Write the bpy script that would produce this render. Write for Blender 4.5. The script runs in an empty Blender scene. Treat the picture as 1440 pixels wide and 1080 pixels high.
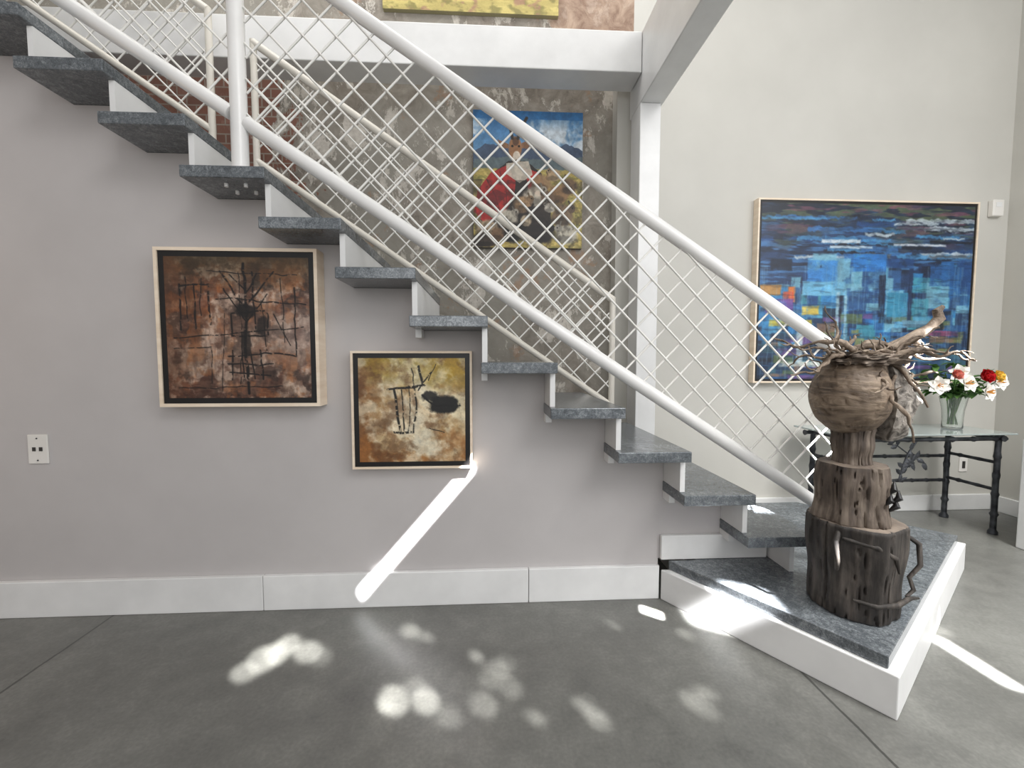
import bpy, math, random
import numpy as np
from mathutils import Vector, Matrix, noise as mn
random.seed(5)
C=bpy.context.collection
sc=bpy.context.scene
try:
    sc.view_settings.view_transform='Standard'
    sc.view_settings.look='None'
except Exception: pass

# ------------------------------------------------------------ helpers
def lin(c):
    out=[]
    for v in c:
        v=v/255.
        out.append(v/12.92 if v<=.04045 else ((v+.055)/1.055)**2.4)
    return tuple(out)
def new_mat(name):
    m=bpy.data.materials.new(name); m.use_nodes=True
    nt=m.node_tree; b=nt.nodes['Principled BSDF']
    return m,nt,b
def N(nt,t,**kw):
    n=nt.nodes.new(t)
    for k,v in kw.items(): setattr(n,k,v)
    return n
def L(nt,a,b): nt.links.new(a,b)
def ramp(nt,fac,stops,interp='LINEAR'):
    r=N(nt,'ShaderNodeValToRGB'); r.color_ramp.interpolation=interp
    el=r.color_ramp.elements
    while len(el)<len(stops): el.new(.5)
    for e,(p,c) in zip(el,stops):
        e.position=p; e.color=(*c,1)
    L(nt,fac,r.inputs[0]); return r
def obco(nt,scale=(1,1,1),rot=(0,0,0),world=False):
    if world:
        g=N(nt,'ShaderNodeNewGeometry'); src=g.outputs['Position']
    else:
        g=N(nt,'ShaderNodeTexCoord'); src=g.outputs['Object']
    mp=N(nt,'ShaderNodeMapping'); mp.inputs['Scale'].default_value=scale; mp.inputs['Rotation'].default_value=rot
    L(nt,src,mp.inputs[0]); return mp.outputs[0]
def noise(nt,co,scale,detail=4,rough=.5,dist=0):
    n=N(nt,'ShaderNodeTexNoise'); n.inputs['Scale'].default_value=scale; n.inputs['Detail'].default_value=detail
    n.inputs['Roughness'].default_value=rough; n.inputs['Distortion'].default_value=dist
    L(nt,co,n.inputs['Vector']); return n.outputs[0]
def bump(nt,b,h,strength=.3,dist=.01):
    bp=N(nt,'ShaderNodeBump'); bp.inputs['Strength'].default_value=strength; bp.inputs['Distance'].default_value=dist
    L(nt,h,bp.inputs['Height']); L(nt,bp.outputs[0],b.inputs['Normal'])
def noisy(name,c1,c2,scale=8,rough=.5,metal=0,stretch=(1,1,1),lo=.35,hi=.65,bs=0,bd=.005,detail=5,world=False,spec=.5,dist=0):
    m,nt,b=new_mat(name)
    co=obco(nt,stretch,world=world)
    f=noise(nt,co,scale,detail,.55,dist)
    r=ramp(nt,f,[(lo,lin(c1)),(hi,lin(c2))])
    L(nt,r.outputs[0],b.inputs['Base Color'])
    b.inputs['Roughness'].default_value=rough; b.inputs['Metallic'].default_value=metal
    b.inputs['Specular IOR Level'].default_value=spec
    if bs: bump(nt,b,f,bs,bd)
    return m
def mixc(nt,fac,a,b):
    m=N(nt,'ShaderNodeMix',data_type='RGBA')
    if hasattr(fac,'links'): L(nt,fac,m.inputs[0])
    else: m.inputs[0].default_value=fac
    for s,i in ((a,6),(b,7)):
        if hasattr(s,'links'): L(nt,s,m.inputs[i])
        else: m.inputs[i].default_value=(*s,1)
    return m.outputs[2]
def math_(nt,op,a,b=None,clamp=False):
    m=N(nt,'ShaderNodeMath',operation=op,use_clamp=clamp)
    for s,i in ((a,0),(b,1)):
        if s is None: continue
        if hasattr(s,'links'): L(nt,s,m.inputs[i])
        else: m.inputs[i].default_value=s
    return m.outputs[0]

def put(ob,parent=None):
    C.objects.link(ob)
    if parent is not None:
        ob.parent=parent
        ob.matrix_parent_inverse=Matrix.Translation(Vector(parent['wl'])).inverted()
    return ob
def mobj(name,verts,faces,mat,parent=None,smooth=False,center=True):
    vs=[Vector(v) for v in verts]
    lo=Vector([min(v[i] for v in vs) for i in range(3)]); hi=Vector([max(v[i] for v in vs) for i in range(3)])
    c=(lo+hi)/2
    me=bpy.data.meshes.new(name)
    me.from_pydata([v-c for v in vs],[],faces); me.update()
    if mat: me.materials.append(mat)
    if smooth:
        for p in me.polygons: p.use_smooth=True
        try: me.set_sharp_from_angle(angle=math.radians(62))
        except Exception: pass
    ob=bpy.data.objects.new(name,me); ob.location=c; ob['wl']=list(c)
    return put(ob,parent)
def bev(ob,w=.003,seg=2):
    m=ob.modifiers.new('bevel','BEVEL'); m.width=w; m.segments=seg; m.limit_method='ANGLE'
    return ob
def boxvf(a,b,off=0):
    x0,y0,z0=a;x1,y1,z1=b
    v=[(x0,y0,z0),(x1,y0,z0),(x1,y1,z0),(x0,y1,z0),(x0,y0,z1),(x1,y0,z1),(x1,y1,z1),(x0,y1,z1)]
    f=[(0,3,2,1),(4,5,6,7),(0,1,5,4),(1,2,6,5),(2,3,7,6),(3,0,4,7)]
    return v,[tuple(i+off for i in q) for q in f]
def box(name,a,b,mat,parent=None,bw=0):
    v,f=boxvf(a,b); o=mobj(name,v,f,mat,parent)
    if bw: bev(o,bw)
    return o
def prism(name,poly,z0,z1,mat,parent=None,bw=0):
    n=len(poly)
    v=[(x,y,z0) for x,y in poly]+[(x,y,z1) for x,y in poly]
    f=[tuple(range(n-1,-1,-1)),tuple(range(n,2*n))]+[(i,(i+1)%n,n+(i+1)%n,n+i) for i in range(n)]
    o=mobj(name,v,f,mat,parent)
    if bw: bev(o,bw)
    return o
def tubevf(pts,radii,seg=10,off=0,caps=True):
    pts=[Vector(p) for p in pts]
    if not hasattr(radii,'__len__'): radii=[radii]*len(pts)
    v=[];f=[]
    prev=None
    for i,p in enumerate(pts):
        if i==0: t=pts[1]-p
        elif i==len(pts)-1: t=p-pts[i-1]
        else: t=(pts[i+1]-pts[i-1])
        t.normalize()
        if prev is None:
            a=Vector((0,0,1)) if abs(t.z)<.9 else Vector((1,0,0))
            n=t.cross(a).normalized()
        else:
            n=(prev-t*prev.dot(t)).normalized()
        prev=n
        b=t.cross(n)
        for k in range(seg):
            an=2*math.pi*k/seg
            v.append(tuple(p+(n*math.cos(an)+b*math.sin(an))*radii[i]))
    for i in range(len(pts)-1):
        for k in range(seg):
            a=off+i*seg+k; b2=off+i*seg+(k+1)%seg
            f.append((a,b2,b2+seg,a+seg))
    if caps:
        f.append(tuple(off+k for k in range(seg-1,-1,-1)))
        f.append(tuple(off+(len(pts)-1)*seg+k for k in range(seg)))
    return v,f
def tube(name,pts,radii,mat,parent=None,seg=14):
    v,f=tubevf(pts,radii,seg); return mobj(name,v,f,mat,parent,smooth=True)
def multi(name,parts,mat,parent=None,smooth=False):
    V=[];F=[]
    for v,f in parts:
        o=len(V); V+=v; F+=[tuple(i+o for i in q) for q in f]
    return mobj(name,V,F,mat,parent,smooth)
def empty(name,loc,label=None,cat=None,group=None):
    e=bpy.data.objects.new(name,None); e.location=loc; e.empty_display_size=.1; e['wl']=list(loc)
    C.objects.link(e)
    if label: e['label']=label
    if cat: e['category']=cat
    if group: e['group']=group
    return e
def struct(o): o['kind']='structure'; return o
def lathe(name,prof,mat,center,parent=None,seg=48,disp=None):
    cx,cy,cz=center; v=[];f=[]
    for (r,z) in prof:
        for k in range(seg):
            a=2*math.pi*k/seg
            rr=r
            if disp and r>0: rr=disp(a,z,r)
            v.append((cx+rr*math.cos(a),cy+rr*math.sin(a),cz+z))
    n=len(prof)
    for i in range(n-1):
        for k in range(seg):
            a=i*seg+k;b=i*seg+(k+1)%seg
            f.append((a,b,b+seg,a+seg))
    f.append(tuple(range(seg-1,-1,-1))); f.append(tuple((n-1)*seg+k for k in range(seg)))
    return mobj(name,v,f,mat,parent,smooth=True)

# ------------------------------------------------------------ materials
m_wall=noisy('wall_grey_paint',(186,182,181),(192,188,187),3,.6,bs=.03,bd=.002,world=True)
m_wall2=noisy('wall_pale_paint',(195,193,186),(201,199,192),2,.6,world=True)
m_white=noisy('white_paint',(222,222,221),(232,232,231),5,.35)
m_rail=noisy('white_enamel',(228,227,225),(238,237,235),4,.28)
m_cream=noisy('cream_enamel',(212,207,196),(222,217,207),4,.35)
m_wire=noisy('wire_paint',(226,224,219),(238,236,231),4,.4)
m_maple=noisy('maple',(228,208,184),(242,226,205),5,.45,stretch=(1,1,6))
m_black=noisy('black_lacquer',(12,11,11),(20,18,18),5,.4)
m_iron=noisy('forged_iron',(42,44,48),(78,80,84),18,.45,metal=.6,bs=.3)
m_ceil=noisy('ceiling_paint',(222,222,222),(228,228,228),2,.8)
m_plast=noisy('white_plastic',(225,222,216),(232,229,224),4,.4)

def tread_mat():
    m,nt,b=new_mat('galvanised_tread')
    co=obco(nt,world=True)
    f=noise(nt,co,45,6,.7,1.0); g=noise(nt,co,220,2,.6); h=noise(nt,co,6,3,.5)
    s=math_(nt,'ADD',math_(nt,'ADD',math_(nt,'MULTIPLY',f,.5),math_(nt,'MULTIPLY',g,.3)),math_(nt,'MULTIPLY',h,.2))
    r=ramp(nt,s,[(.36,lin((70,74,78))),(.5,lin((106,111,115))),(.64,lin((156,161,165)))])
    L(nt,r.outputs[0],b.inputs['Base Color'])
    b.inputs['Roughness'].default_value=.2; b.inputs['Metallic'].default_value=.2
    return m
m_tread=tread_mat()

def floor_mat():
    m,nt,b=new_mat('polished_concrete')
    co=obco(nt,world=True)
    f=noise(nt,co,1.6,8,.6,.6); g=noise(nt,co,11,6,.65,.3); h=noise(nt,co,90,2,.5)
    s=math_(nt,'ADD',math_(nt,'MULTIPLY',f,.5),math_(nt,'ADD',math_(nt,'MULTIPLY',g,.3),math_(nt,'MULTIPLY',h,.2)))
    r=ramp(nt,s,[(.35,lin((88,88,85))),(.5,lin((107,107,103))),(.65,lin((128,128,123)))])
    sep=N(nt,'ShaderNodeSeparateXYZ'); L(nt,co,sep.inputs[0])
    fac=None
    wob=math_(nt,'MULTIPLY',math_(nt,'SUBTRACT',g,.5),.012)
    for xx in (1.06,-1.56):
        d=math_(nt,'ABSOLUTE',math_(nt,'ADD',math_(nt,'SUBTRACT',sep.outputs[0],xx),wob))
        k=math_(nt,'LESS_THAN',d,.0045)
        fac=k if fac is None else math_(nt,'MAXIMUM',fac,k)
    col=mixc(nt,math_(nt,'MULTIPLY',fac,.8),r.outputs[0],lin((52,52,50)))
    L(nt,col,b.inputs['Base Color'])
    rr=ramp(nt,f,[(.3,(.27,)*3),(.7,(.39,)*3)]); L(nt,rr.outputs[0],b.inputs['Roughness'])
    return m
m_floor=floor_mat()

def plaster_mat():
    m,nt,b=new_mat('distressed_plaster')
    co=obco(nt,world=True); cs=obco(nt,(1.3,1,.75),world=True)
    sep=N(nt,'ShaderNodeSeparateXYZ'); L(nt,co,sep.inputs[0])
    f=noise(nt,cs,4.6,13,.76,.25); g=noise(nt,co,9,8,.7,.8); h=noise(nt,co,40,4,.6); q=noise(nt,cs,1.3,5,.6,.3)
    base=ramp(nt,g,[(.3,lin((108,100,91))),(.5,lin((142,134,124))),(.68,lin((168,160,149)))])
    c2=mixc(nt,ramp(nt,q,[(.42,(0,0,0)),(.6,(.75,)*3)]).outputs[0],base.outputs[0],lin((150,147,138)))
    flake=ramp(nt,f,[(.54,(0,0,0)),(.565,(1,1,1))]).outputs[0]
    c3=mixc(nt,flake,c2,ramp(nt,h,[(.3,lin((180,174,164))),(.7,lin((210,204,195)))]).outputs[0])
    pm=ramp(nt,noise(nt,co,3.7,8,.7,.2),[(.60,(0,0,0)),(.64,(1,1,1))]).outputs[0]
    c3=mixc(nt,math_(nt,'MULTIPLY',pm,.6),c3,lin((158,124,98)))
    # pinkish bare masonry high up beside the beam end
    xr=math_(nt,'GREATER_THAN',math_(nt,'ADD',sep.outputs[0],math_(nt,'MULTIPLY',math_(nt,'SUBTRACT',g,.5),.4)),.40)
    zr=math_(nt,'GREATER_THAN',sep.outputs[2],2.85)
    c3=mixc(nt,math_(nt,'MULTIPLY',math_(nt,'MULTIPLY',xr,zr),.75),c3,ramp(nt,g,[(.35,lin((142,112,94))),(.65,lin((190,162,140)))]).outputs[0])
    bt=N(nt,'ShaderNodeTexBrick')
    mp=N(nt,'ShaderNodeMapping'); mp.inputs['Rotation'].default_value=(math.pi/2,0,0); L(nt,co,mp.inputs[0])
    L(nt,mp.outputs[0],bt.inputs['Vector']); bt.inputs['Scale'].default_value=4.5
    bt.inputs['Color1'].default_value=(*lin((138,84,66)),1); bt.inputs['Color2'].default_value=(*lin((116,72,58)),1); bt.inputs['Mortar'].default_value=(*lin((150,138,126)),1)
    xm=math_(nt,'ADD',sep.outputs[0],math_(nt,'MULTIPLY',math_(nt,'SUBTRACT',f,.5),2.2))
    bm=math_(nt,'MULTIPLY',math_(nt,'LESS_THAN',xm,-1.25),math_(nt,'LESS_THAN',math_(nt,'ADD',sep.outputs[2],math_(nt,'MULTIPLY',math_(nt,'SUBTRACT',g,.5),.5)),2.95))
    c4=mixc(nt,math_(nt,'MULTIPLY',bm,.85),c3,bt.outputs[0])
    L(nt,c4,b.inputs['Base Color']); b.inputs['Roughness'].default_value=.85
    bump(nt,b,math_(nt,'ADD',flake,g),.35,.01)
    return m
m_plaster=plaster_mat()

def wood_mat(name,c1,c2,c3,stretch=(14,14,1.2),scale=3,rough=.7,bs=.8,dist=.5):
    m,nt,b=new_mat(name)
    co=obco(nt,stretch)
    f=noise(nt,co,scale,8,.65,dist); g=noise(nt,obco(nt),5,4,.6)
    s=math_(nt,'ADD',math_(nt,'MULTIPLY',f,.6),math_(nt,'MULTIPLY',g,.4))
    r=ramp(nt,s,[(.38,lin(c1)),(.5,lin(c2)),(.62,lin(c3))])
    L(nt,r.outputs[0],b.inputs['Base Color']); b.inputs['Roughness'].default_value=rough
    bump(nt,b,f,bs,.012); return m
m_log_dark=wood_mat('dark_weathered_log',(22,19,17),(50,45,41),(86,79,73),stretch=(11,11,1.6),bs=.4,dist=.2)
m_log_mid=wood_mat('brown_weathered_log',(44,37,33),(80,69,60),(122,110,98),stretch=(11,11,1.6),bs=.4,dist=.2)
m_ball=wood_mat('brown_burl',(64,53,44),(110,94,78),(146,129,110),stretch=(3,3,16),scale=2,rough=.6,bs=.5,dist=1.2)
m_drift=wood_mat('grey_driftwood',(66,57,50),(108,96,85),(144,131,118),stretch=(5,5,5),scale=3)
m_face=noisy('grey_root_face',(78,72,66),(176,168,158),30,.6,bs=.8,bd=.015,dist=1.0)
m_branch=wood_mat('bleached_branch',(70,58,48),(116,101,86),(160,144,127),stretch=(8,8,8),scale=3)
m_logtop=noisy('log_end_grain',(92,81,72),(130,117,104),12,.7)

# ------------------------------------------------------------ room
YW=1.822; YB=2.80; XR=3.56
struct(box('floor',(-4,-3,-.1),(XR+.1,YB+.1,0),m_floor))
struct(box('ceiling',(-4,-3,4.3),(XR+.1,YB+.1,4.4),m_ceil))
struct(box('wall_back_left',(-4,YB,0),(.93,YB+.1,4.3),m_plaster))
struct(box('wall_back_right',(.93,YB,0),(XR+.1,YB+.1,4.3),m_wall2))
struct(box('wall_right',(XR,1.2,0),(XR+.1,YB,4.3),m_wall2))
struct(box('wall_left',(-4.1,-3,0),(-4,YB+.1,4.3),m_wall))
struct(box('baseboard_back',(1.0,YB-.02,0),(XR,YB,.11),m_white,bw=.004))
struct(box('baseboard_right',(XR-.02,1.2,0),(XR,YB-.021,.11),m_white,bw=.004))
struct(box('wall_partition',(2.97,2.08,0),(XR-.022,2.2,.62),m_white,bw=.006))

RUN=.2655; RISE=.175; TH=.042
def tl(i): return 1.032-RUN*(11-i)
def tz(i): return .35+RISE*(11-i)
TW=.292; YF=1.61; YT=2.40
poly=[(-4,0),(.752,0),(.752,.1756),(1.245,.1756)]
for i in range(11,-6,-1):
    x0=tl(i)+.003; x1=tl(i+1)+.003
    zt=tz(i)-TH-.001
    if i==11: x1=1.245
    poly+=[(x1,zt),(x0,zt)]
poly+=[(-4,tz(-5)-TH)]
n=len(poly)
v=[(x,YW,z) for x,z in poly]+[(x,YW+.12,z) for x,z in poly]
f=[tuple(range(n)),tuple(range(2*n-1,n-1,-1))]+[((i+1)%n,i,n+i,n+(i+1)%n) for i in range(n)]
struct(mobj('wall_stair',v,f,m_wall))
xs=[-4,-.955,.17,.752]
for k in range(3):
    struct(box('baseboard_left' if k==0 else 'baseboard_left.%03d'%k,(xs[k]+.0012,YW-.022,0),(xs[k+1]-.0012,YW-.0003,.15),m_white,bw=.003))
struct(box('baseboard_plinth',(.758,YW-.022,.176),(1.24,YW-.0003,.285),m_white,bw=.003))

struct(box('trim_column',(.865,2.47,0),(.985,2.63,2.519),m_white,bw=.004))
struct(box('trim_pilaster',(.80,2.70,0),(.98,2.7995,2.9),m_wall2))
struct(box('trim_beam_long',(-4,2.45,2.67),(.862,2.63,2.89),m_white,bw=.005))
struct(box('trim_beam_cross',(.865,-1.5,2.52),(1.0,2.66,2.9),m_white,bw=.005))

# ------------------------------------------------------------ staircase
st=empty('staircase',(0,1.822,.175),'straight staircase with speckled grey metal treads and white risers','staircase')
for i in range(-2,12):
    x0=tl(i)
    box('tread',(x0,YF,tz(i)-TH),(x0+TW,YT,tz(i)),m_tread,st,bw=.003)
for i in range(-1,12):
    x0=tl(i)
    box('riser',(x0+.004,YF+.05,tz(i)+.0005),(x0+.024,YT-.005,tz(i-1)-TH-.0005),m_white,st)
box('riser',(1.25,YF+.06,.176),(1.27,YT-.005,.35-TH),m_white,st)
for i in range(6,12):
    x0=tl(i)
    box('bracket',(x0+.0,YF+.14,tz(i)-.075),(x0+.024,YW-.001,tz(i)-TH),m_white,st)
B=(1.194,1.13);Cc=(2.40,1.975);D=(1.93,2.53)
pl=empty('stair_platform',(1.4,1.8,0),'angular white platform step with dark speckled metal top','platform')
P0=[(.756,1.797),B,Cc,D,(.9,2.53),(.9,1.797)]
prism('platform_base',P0,0,.135,m_white,pl,bw=.004)
P1=[(.79,1.797),(1.19,1.162),(2.36,1.98),(1.91,2.51),(.91,2.51),(.91,1.797)]
prism('platform_slab',P1,.1355,.175,m_tread,pl,bw=.003)

# ------------------------------------------------------------ railings
def clipline(poly,p,d):
    ts=[]
    n=len(poly)
    for i in range(n):
        a=poly[i];b=poly[(i+1)%n]
        ex,ez=b[0]-a[0],b[1]-a[1]
        den=d[0]*ez-d[1]*ex
        if abs(den)<1e-9: continue
        t=((a[0]-p[0])*ez-(a[1]-p[1])*ex)/den
        s=((a[0]-p[0])*d[1]-(a[1]-p[1])*d[0])/den
        if -1e-9<=s<=1+1e-9: ts.append(t)
    if len(ts)<2: return None
    t0,t1=min(ts),max(ts)
    return (t0,t1) if t1-t0>.01 else None
def meshpanel(name,poly,y,parent,mat,a1=46,a2=-46,sp=.088,r=.0042):
    parts=[]
    cx=sum(p[0] for p in poly)/len(poly); cz=sum(p[1] for p in poly)/len(poly)
    for a,dy in ((a1,.003),(a2,-.003)):
        d=(math.cos(math.radians(a)),math.sin(math.radians(a))); nn=(-d[1],d[0])
        for k in range(-60,61):
            p=(cx+nn[0]*k*sp,cz+nn[1]*k*sp)
            tt=clipline(poly,p,d)
            if tt:
                q0=(p[0]+d[0]*tt[0],y+dy,p[1]+d[1]*tt[0]);q1=(p[0]+d[0]*tt[1],y+dy,p[1]+d[1]*tt[1])
                parts.append(tubevf([q0,q1],r,6))
    return multi(name,parts,mat,parent,smooth=True)
YN=1.70
topz=lambda x:2.396-.650*(x+.557)
botz=lambda x:1.946-.652*(x+.906)
nr=empty('stair_railing',(0.2,YN,.8),'white tubular stair railing with diamond wire mesh infill','railing')
PX=-.928; R=.026
XE=1.475
tube('post',[(PX,YN,tz(3)+.0005),(PX,YN,topz(PX)+.03)],.029,m_rail,nr,24)
lathe('post_foot',[(.045,0),(.045,.008),(.033,.009)],m_rail,(PX,YN,tz(3)+.0005),nr,24)
tube('handrail',[(-2.9,YN,topz(-2.9)),(XE-.03,YN,topz(XE-.03)),(XE-.008,YN,topz(XE)-.006),(XE,YN,topz(XE)-.03),(XE,YN,topz(XE)-.06)],R,m_rail,nr,20)
tube('bottom_rail',[(PX+.028,YN,botz(PX+.028)),(XE,YN,botz(XE))],R,m_rail,nr,20)
tube('bottom_rail',[(-2.9,YN,botz(-2.9)),(PX-.028,YN,botz(PX-.028))],R,m_rail,nr,20)
tube('post',[(XE,YN,.1755),(XE,YN,topz(XE)-.05)],.022,m_rail,nr,20)
meshpanel('wire_mesh',[(PX+.03,botz(PX+.03)),(XE,botz(XE)),(XE,topz(XE)),(PX+.03,topz(PX+.03))],YN,nr,m_wire)
meshpanel('wire_mesh',[(-2.85,botz(-2.85)),(PX-.03,botz(PX-.03)),(PX-.03,topz(PX-.03)),(-2.85,topz(-2.85))],YN,nr,m_wire)
for dx in (-.035,.035):
    for dy in (-.035,.035):
        tube('bolt',[(PX+dx,YN+dy,tz(3)-TH-.012),(PX+dx,YN+dy,tz(3)-TH)],.007,m_rail,nr,8)

YFR=2.37
ft=lambda x:1.395-.684*(x-.69)
fb=lambda x:.800-.684*(x-.69)
fr=empty('stair_railing',(0,YFR,.7),'cream tubular stair railing with wire mesh along the plaster wall','railing')
r2=.017
def frame(xa,xb):
    tube('top_rail',[(xa,YFR,ft(xa)),(xb,YFR,ft(xb))],r2*1.15,m_cream,fr)
    tube('bottom_rail',[(xa,YFR,fb(xa)),(xb,YFR,fb(xb))],r2,m_cream,fr)
    meshpanel('wire_mesh',[(xa,fb(xa)),(xb,fb(xb)),(xb,ft(xb)),(xa,ft(xa))],YFR,fr,m_wire)
frame(-1.21,.69); frame(-3.2,-1.43)
tube('post',[(.69,YFR,tz(9)+.001),(.69,YFR,ft(.69)+.01)],r2,m_cream,fr)
tube('post',[(-1.21,YFR,tz(2)+.001),(-1.21,YFR,ft(-1.21)+.01)],r2,m_cream,fr)
tube('post',[(-1.43,YFR,tz(1)+.001),(-1.43,YFR,ft(-1.43)+.01)],r2,m_cream,fr)

# ------------------------------------------------------------ paintings (painted on colour attributes)
class Cv:
    def __init__(s,w,h,nx,seed,bg):
        s.nx=nx; s.ny=int(nx*h/w); s.asp=h/w
        s.U,s.V=np.meshgrid(np.linspace(0,1,s.nx),np.linspace(0,1,s.ny))
        s.rng=np.random.RandomState(seed)
        s.c=np.zeros((s.ny,s.nx,3))+np.array(bg,float)
        s.pools={}
    def raw(s,U,V,gx,gy):
        g=s.rng.rand(64,64)
        x=U*gx+s.rng.rand()*40;y=V*gy+s.rng.rand()*40
        xi=np.floor(x).astype(int);yi=np.floor(y).astype(int);fx=x-xi;fy=y-yi
        fx=fx*fx*(3-2*fx);fy=fy*fy*(3-2*fy)
        x0=xi&63;x1=(xi+1)&63;y0=yi&63;y1=(yi+1)&63
        return (g[y0,x0]*(1-fx)+g[y0,x1]*fx)*(1-fy)+(g[y1,x0]*(1-fx)+g[y1,x1]*fx)*fy
    def n(s,sx,sy,oct=4,gain=.6):
        tot=0;amp=1;res=np.zeros_like(s.U)
        iso=max(sx,sy)/min(sx,sy)<1.8
        for o in range(oct):
            a=s.rng.rand()*6.28 if iso else (s.rng.rand()-.5)*.12
            ca,sa=math.cos(a),math.sin(a)
            U=s.U*ca-s.V*sa; V=s.U*sa+s.V*ca
            if iso:
                m=(sx+sy)/2*2**o
                U=U+(s.raw(s.U,s.V,m*.7,m*.7)-.5)*.9/m; V=V+(s.raw(s.U,s.V,m*.7,m*.7)-.5)*.9/m
            res+=amp*s.raw(U,V,sx*2**o,sy*2**o)
            tot+=amp;amp*=gain
        return res/tot
    def p(s,sx,sy,oct):
        k=(sx,sy,oct)
        if k not in s.pools: s.pools[k]=s.n(sx,sy,oct)
        a=s.pools[k]
        if s.rng.rand()<.5: a=a[::-1]
        if s.rng.rand()<.5: a=a[:,::-1]
        return np.roll(a,(s.rng.randint(s.ny),s.rng.randint(s.nx)),(0,1))
    def mix(s,m,col):
        m=np.clip(m,0,1)[...,None]; s.c=s.c*(1-m)+np.array(col,float)*m
    def th(s,a,t,soft=.04): return np.clip((a-t)/soft+.5,0,1)
    def shade(s,sx,sy,amt):
        s.c=s.c*(1+(s.n(sx,sy,4)[...,None]-.5)*2*amt)
    def line(s,pts,w,col,al=1,jit=.006,rough=True):
        nn=s.n(9,9,2) if rough else s.U*0+.5; n2=s.n(9,9,2) if rough else nn
        U=s.U+(nn-.5)*jit*2;V=(s.V+(n2-.5)*jit*2)*s.asp; m=np.zeros_like(U)
        for (x0,y0),(x1,y1) in zip(pts[:-1],pts[1:]):
            y0*=s.asp;y1*=s.asp
            dx,dy=x1-x0,y1-y0;l=dx*dx+dy*dy+1e-9
            t=np.clip(((U-x0)*dx+(V-y0)*dy)/l,0,1)
            d=np.hypot(U-x0-t*dx,V-y0-t*dy)
            m=np.maximum(m,np.clip((w-d)/(w*.5+.0015)+.3,0,1))
        if rough: m=m*np.clip((s.p(50,50,2)-.22)*5,0,1)
        s.mix(m*al,col)
    def ell(s,cx,cy,rx,ry,col,al=1,rough=.25,soft=.15,ang=0):
        ca,sa=math.cos(ang),math.sin(ang)
        x=(s.U-cx);y=(s.V-cy)*s.asp
        X=(x*ca+y*sa)/rx;Y=(-x*sa+y*ca)/(ry*s.asp)
        d=np.hypot(X,Y)+(s.p(16,16,4)-.5)*rough*2
        s.mix(np.clip((1-d)/soft+.5,0,1)*al,col)
    def rect(s,x0,y0,x1,y1,col,al=1,rough=.006,soft=.008):
        U=s.U+(s.p(12,40,3)-.5)*rough*2;V=s.V+(s.p(40,12,3)-.5)*rough*2
        m=np.minimum.reduce([U-x0,x1-U,V-y0,y1-V])
        s.mix(np.clip(m/soft+.5,0,1)*al*np.clip(.6+(s.p(30,30,3)-.3)*2,0,1),col)
    def poly(s,P,col,al=1,rough=.01):
        U=s.U+(s.p(18,18,3)-.5)*rough*2;V=s.V+(s.p(18,18,3)-.5)*rough*2
        ins=np.zeros_like(U,bool);n=len(P)
        for i in range(n):
            x0,y0=P[i];x1,y1=P[(i+1)%n]
            if y0==y1: continue
            ins^=((y0>V)!=(y1>V))&(U<(x1-x0)*(V-y0)/(y1-y0)+x0)
        s.mix(ins*al,col)
def canvas_obj(name,cv,x0,x1,z0,z1,y,parent,rough=.4,thick=.02):
    nx,ny=cv.nx,cv.ny
    X=np.linspace(x0,x1,nx)-(x0+x1)/2; Zz=np.linspace(z1,z0,ny)-(z0+z1)/2
    gx,gz=np.meshgrid(X,Zz)
    co=np.stack([gx,np.zeros_like(gx),gz],-1).reshape(-1,3)
    idx=np.arange(nx*ny).reshape(ny,nx)
    q=np.stack([idx[:-1,:-1],idx[1:,:-1],idx[1:,1:],idx[:-1,1:]],-1).reshape(-1,4)
    me=bpy.data.meshes.new(name)
    hx,hz=(x1-x0)/2,(z1-z0)/2
    bv=[(-hx,.0005,-hz),(hx,.0005,-hz),(hx,.0005,hz),(-hx,.0005,hz),(-hx,thick,-hz),(hx,thick,-hz),(hx,thick,hz),(-hx,thick,hz)]
    o=nx*ny
    bf=[(0,1,2,3),(7,6,5,4),(0,4,5,1),(1,5,6,2),(2,6,7,3),(3,7,4,0)]
    me.from_pydata(co.tolist()+bv,[],q.tolist()+[tuple(i+o for i in t) for t in bf]); me.update()
    at=me.color_attributes.new('paint','FLOAT_COLOR','POINT')
    c=np.clip(cv.c,0,255)/255.
    l=np.where(c<=.04045,c/12.92,((c+.055)/1.055)**2.4).reshape(-1,3)
    arr=np.ones((o+8,4)); arr[:o,:3]=l; arr[o:,:3]=l.mean(0)
    at.data.foreach_set('color',arr.astype(np.float32).ravel())
    m,nt,b=new_mat(name+'_paint')
    a=N(nt,'ShaderNodeVertexColor'); a.layer_name='paint'
    cobj=obco(nt); g=noise(nt,cobj,120,3,.6)
    mm=N(nt,'ShaderNodeMix',data_type='RGBA',blend_type='MULTIPLY'); mm.inputs[0].default_value=.35
    L(nt,a.outputs[0],mm.inputs[6]); L(nt,ramp(nt,g,[(.3,(.7,)*3),(.7,(1.15,)*3)]).outputs[0],mm.inputs[7])
    L(nt,mm.outputs[2],b.inputs['Base Color']); b.inputs['Roughness'].default_value=rough
    bump(nt,b,g,.15,.003)
    me.materials.append(m)
    ob=bpy.data.objects.new(name,me); ob.location=((x0+x1)/2,y,(z0+z1)/2); ob['wl']=list(ob.location)
    return put(ob,parent)
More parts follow.
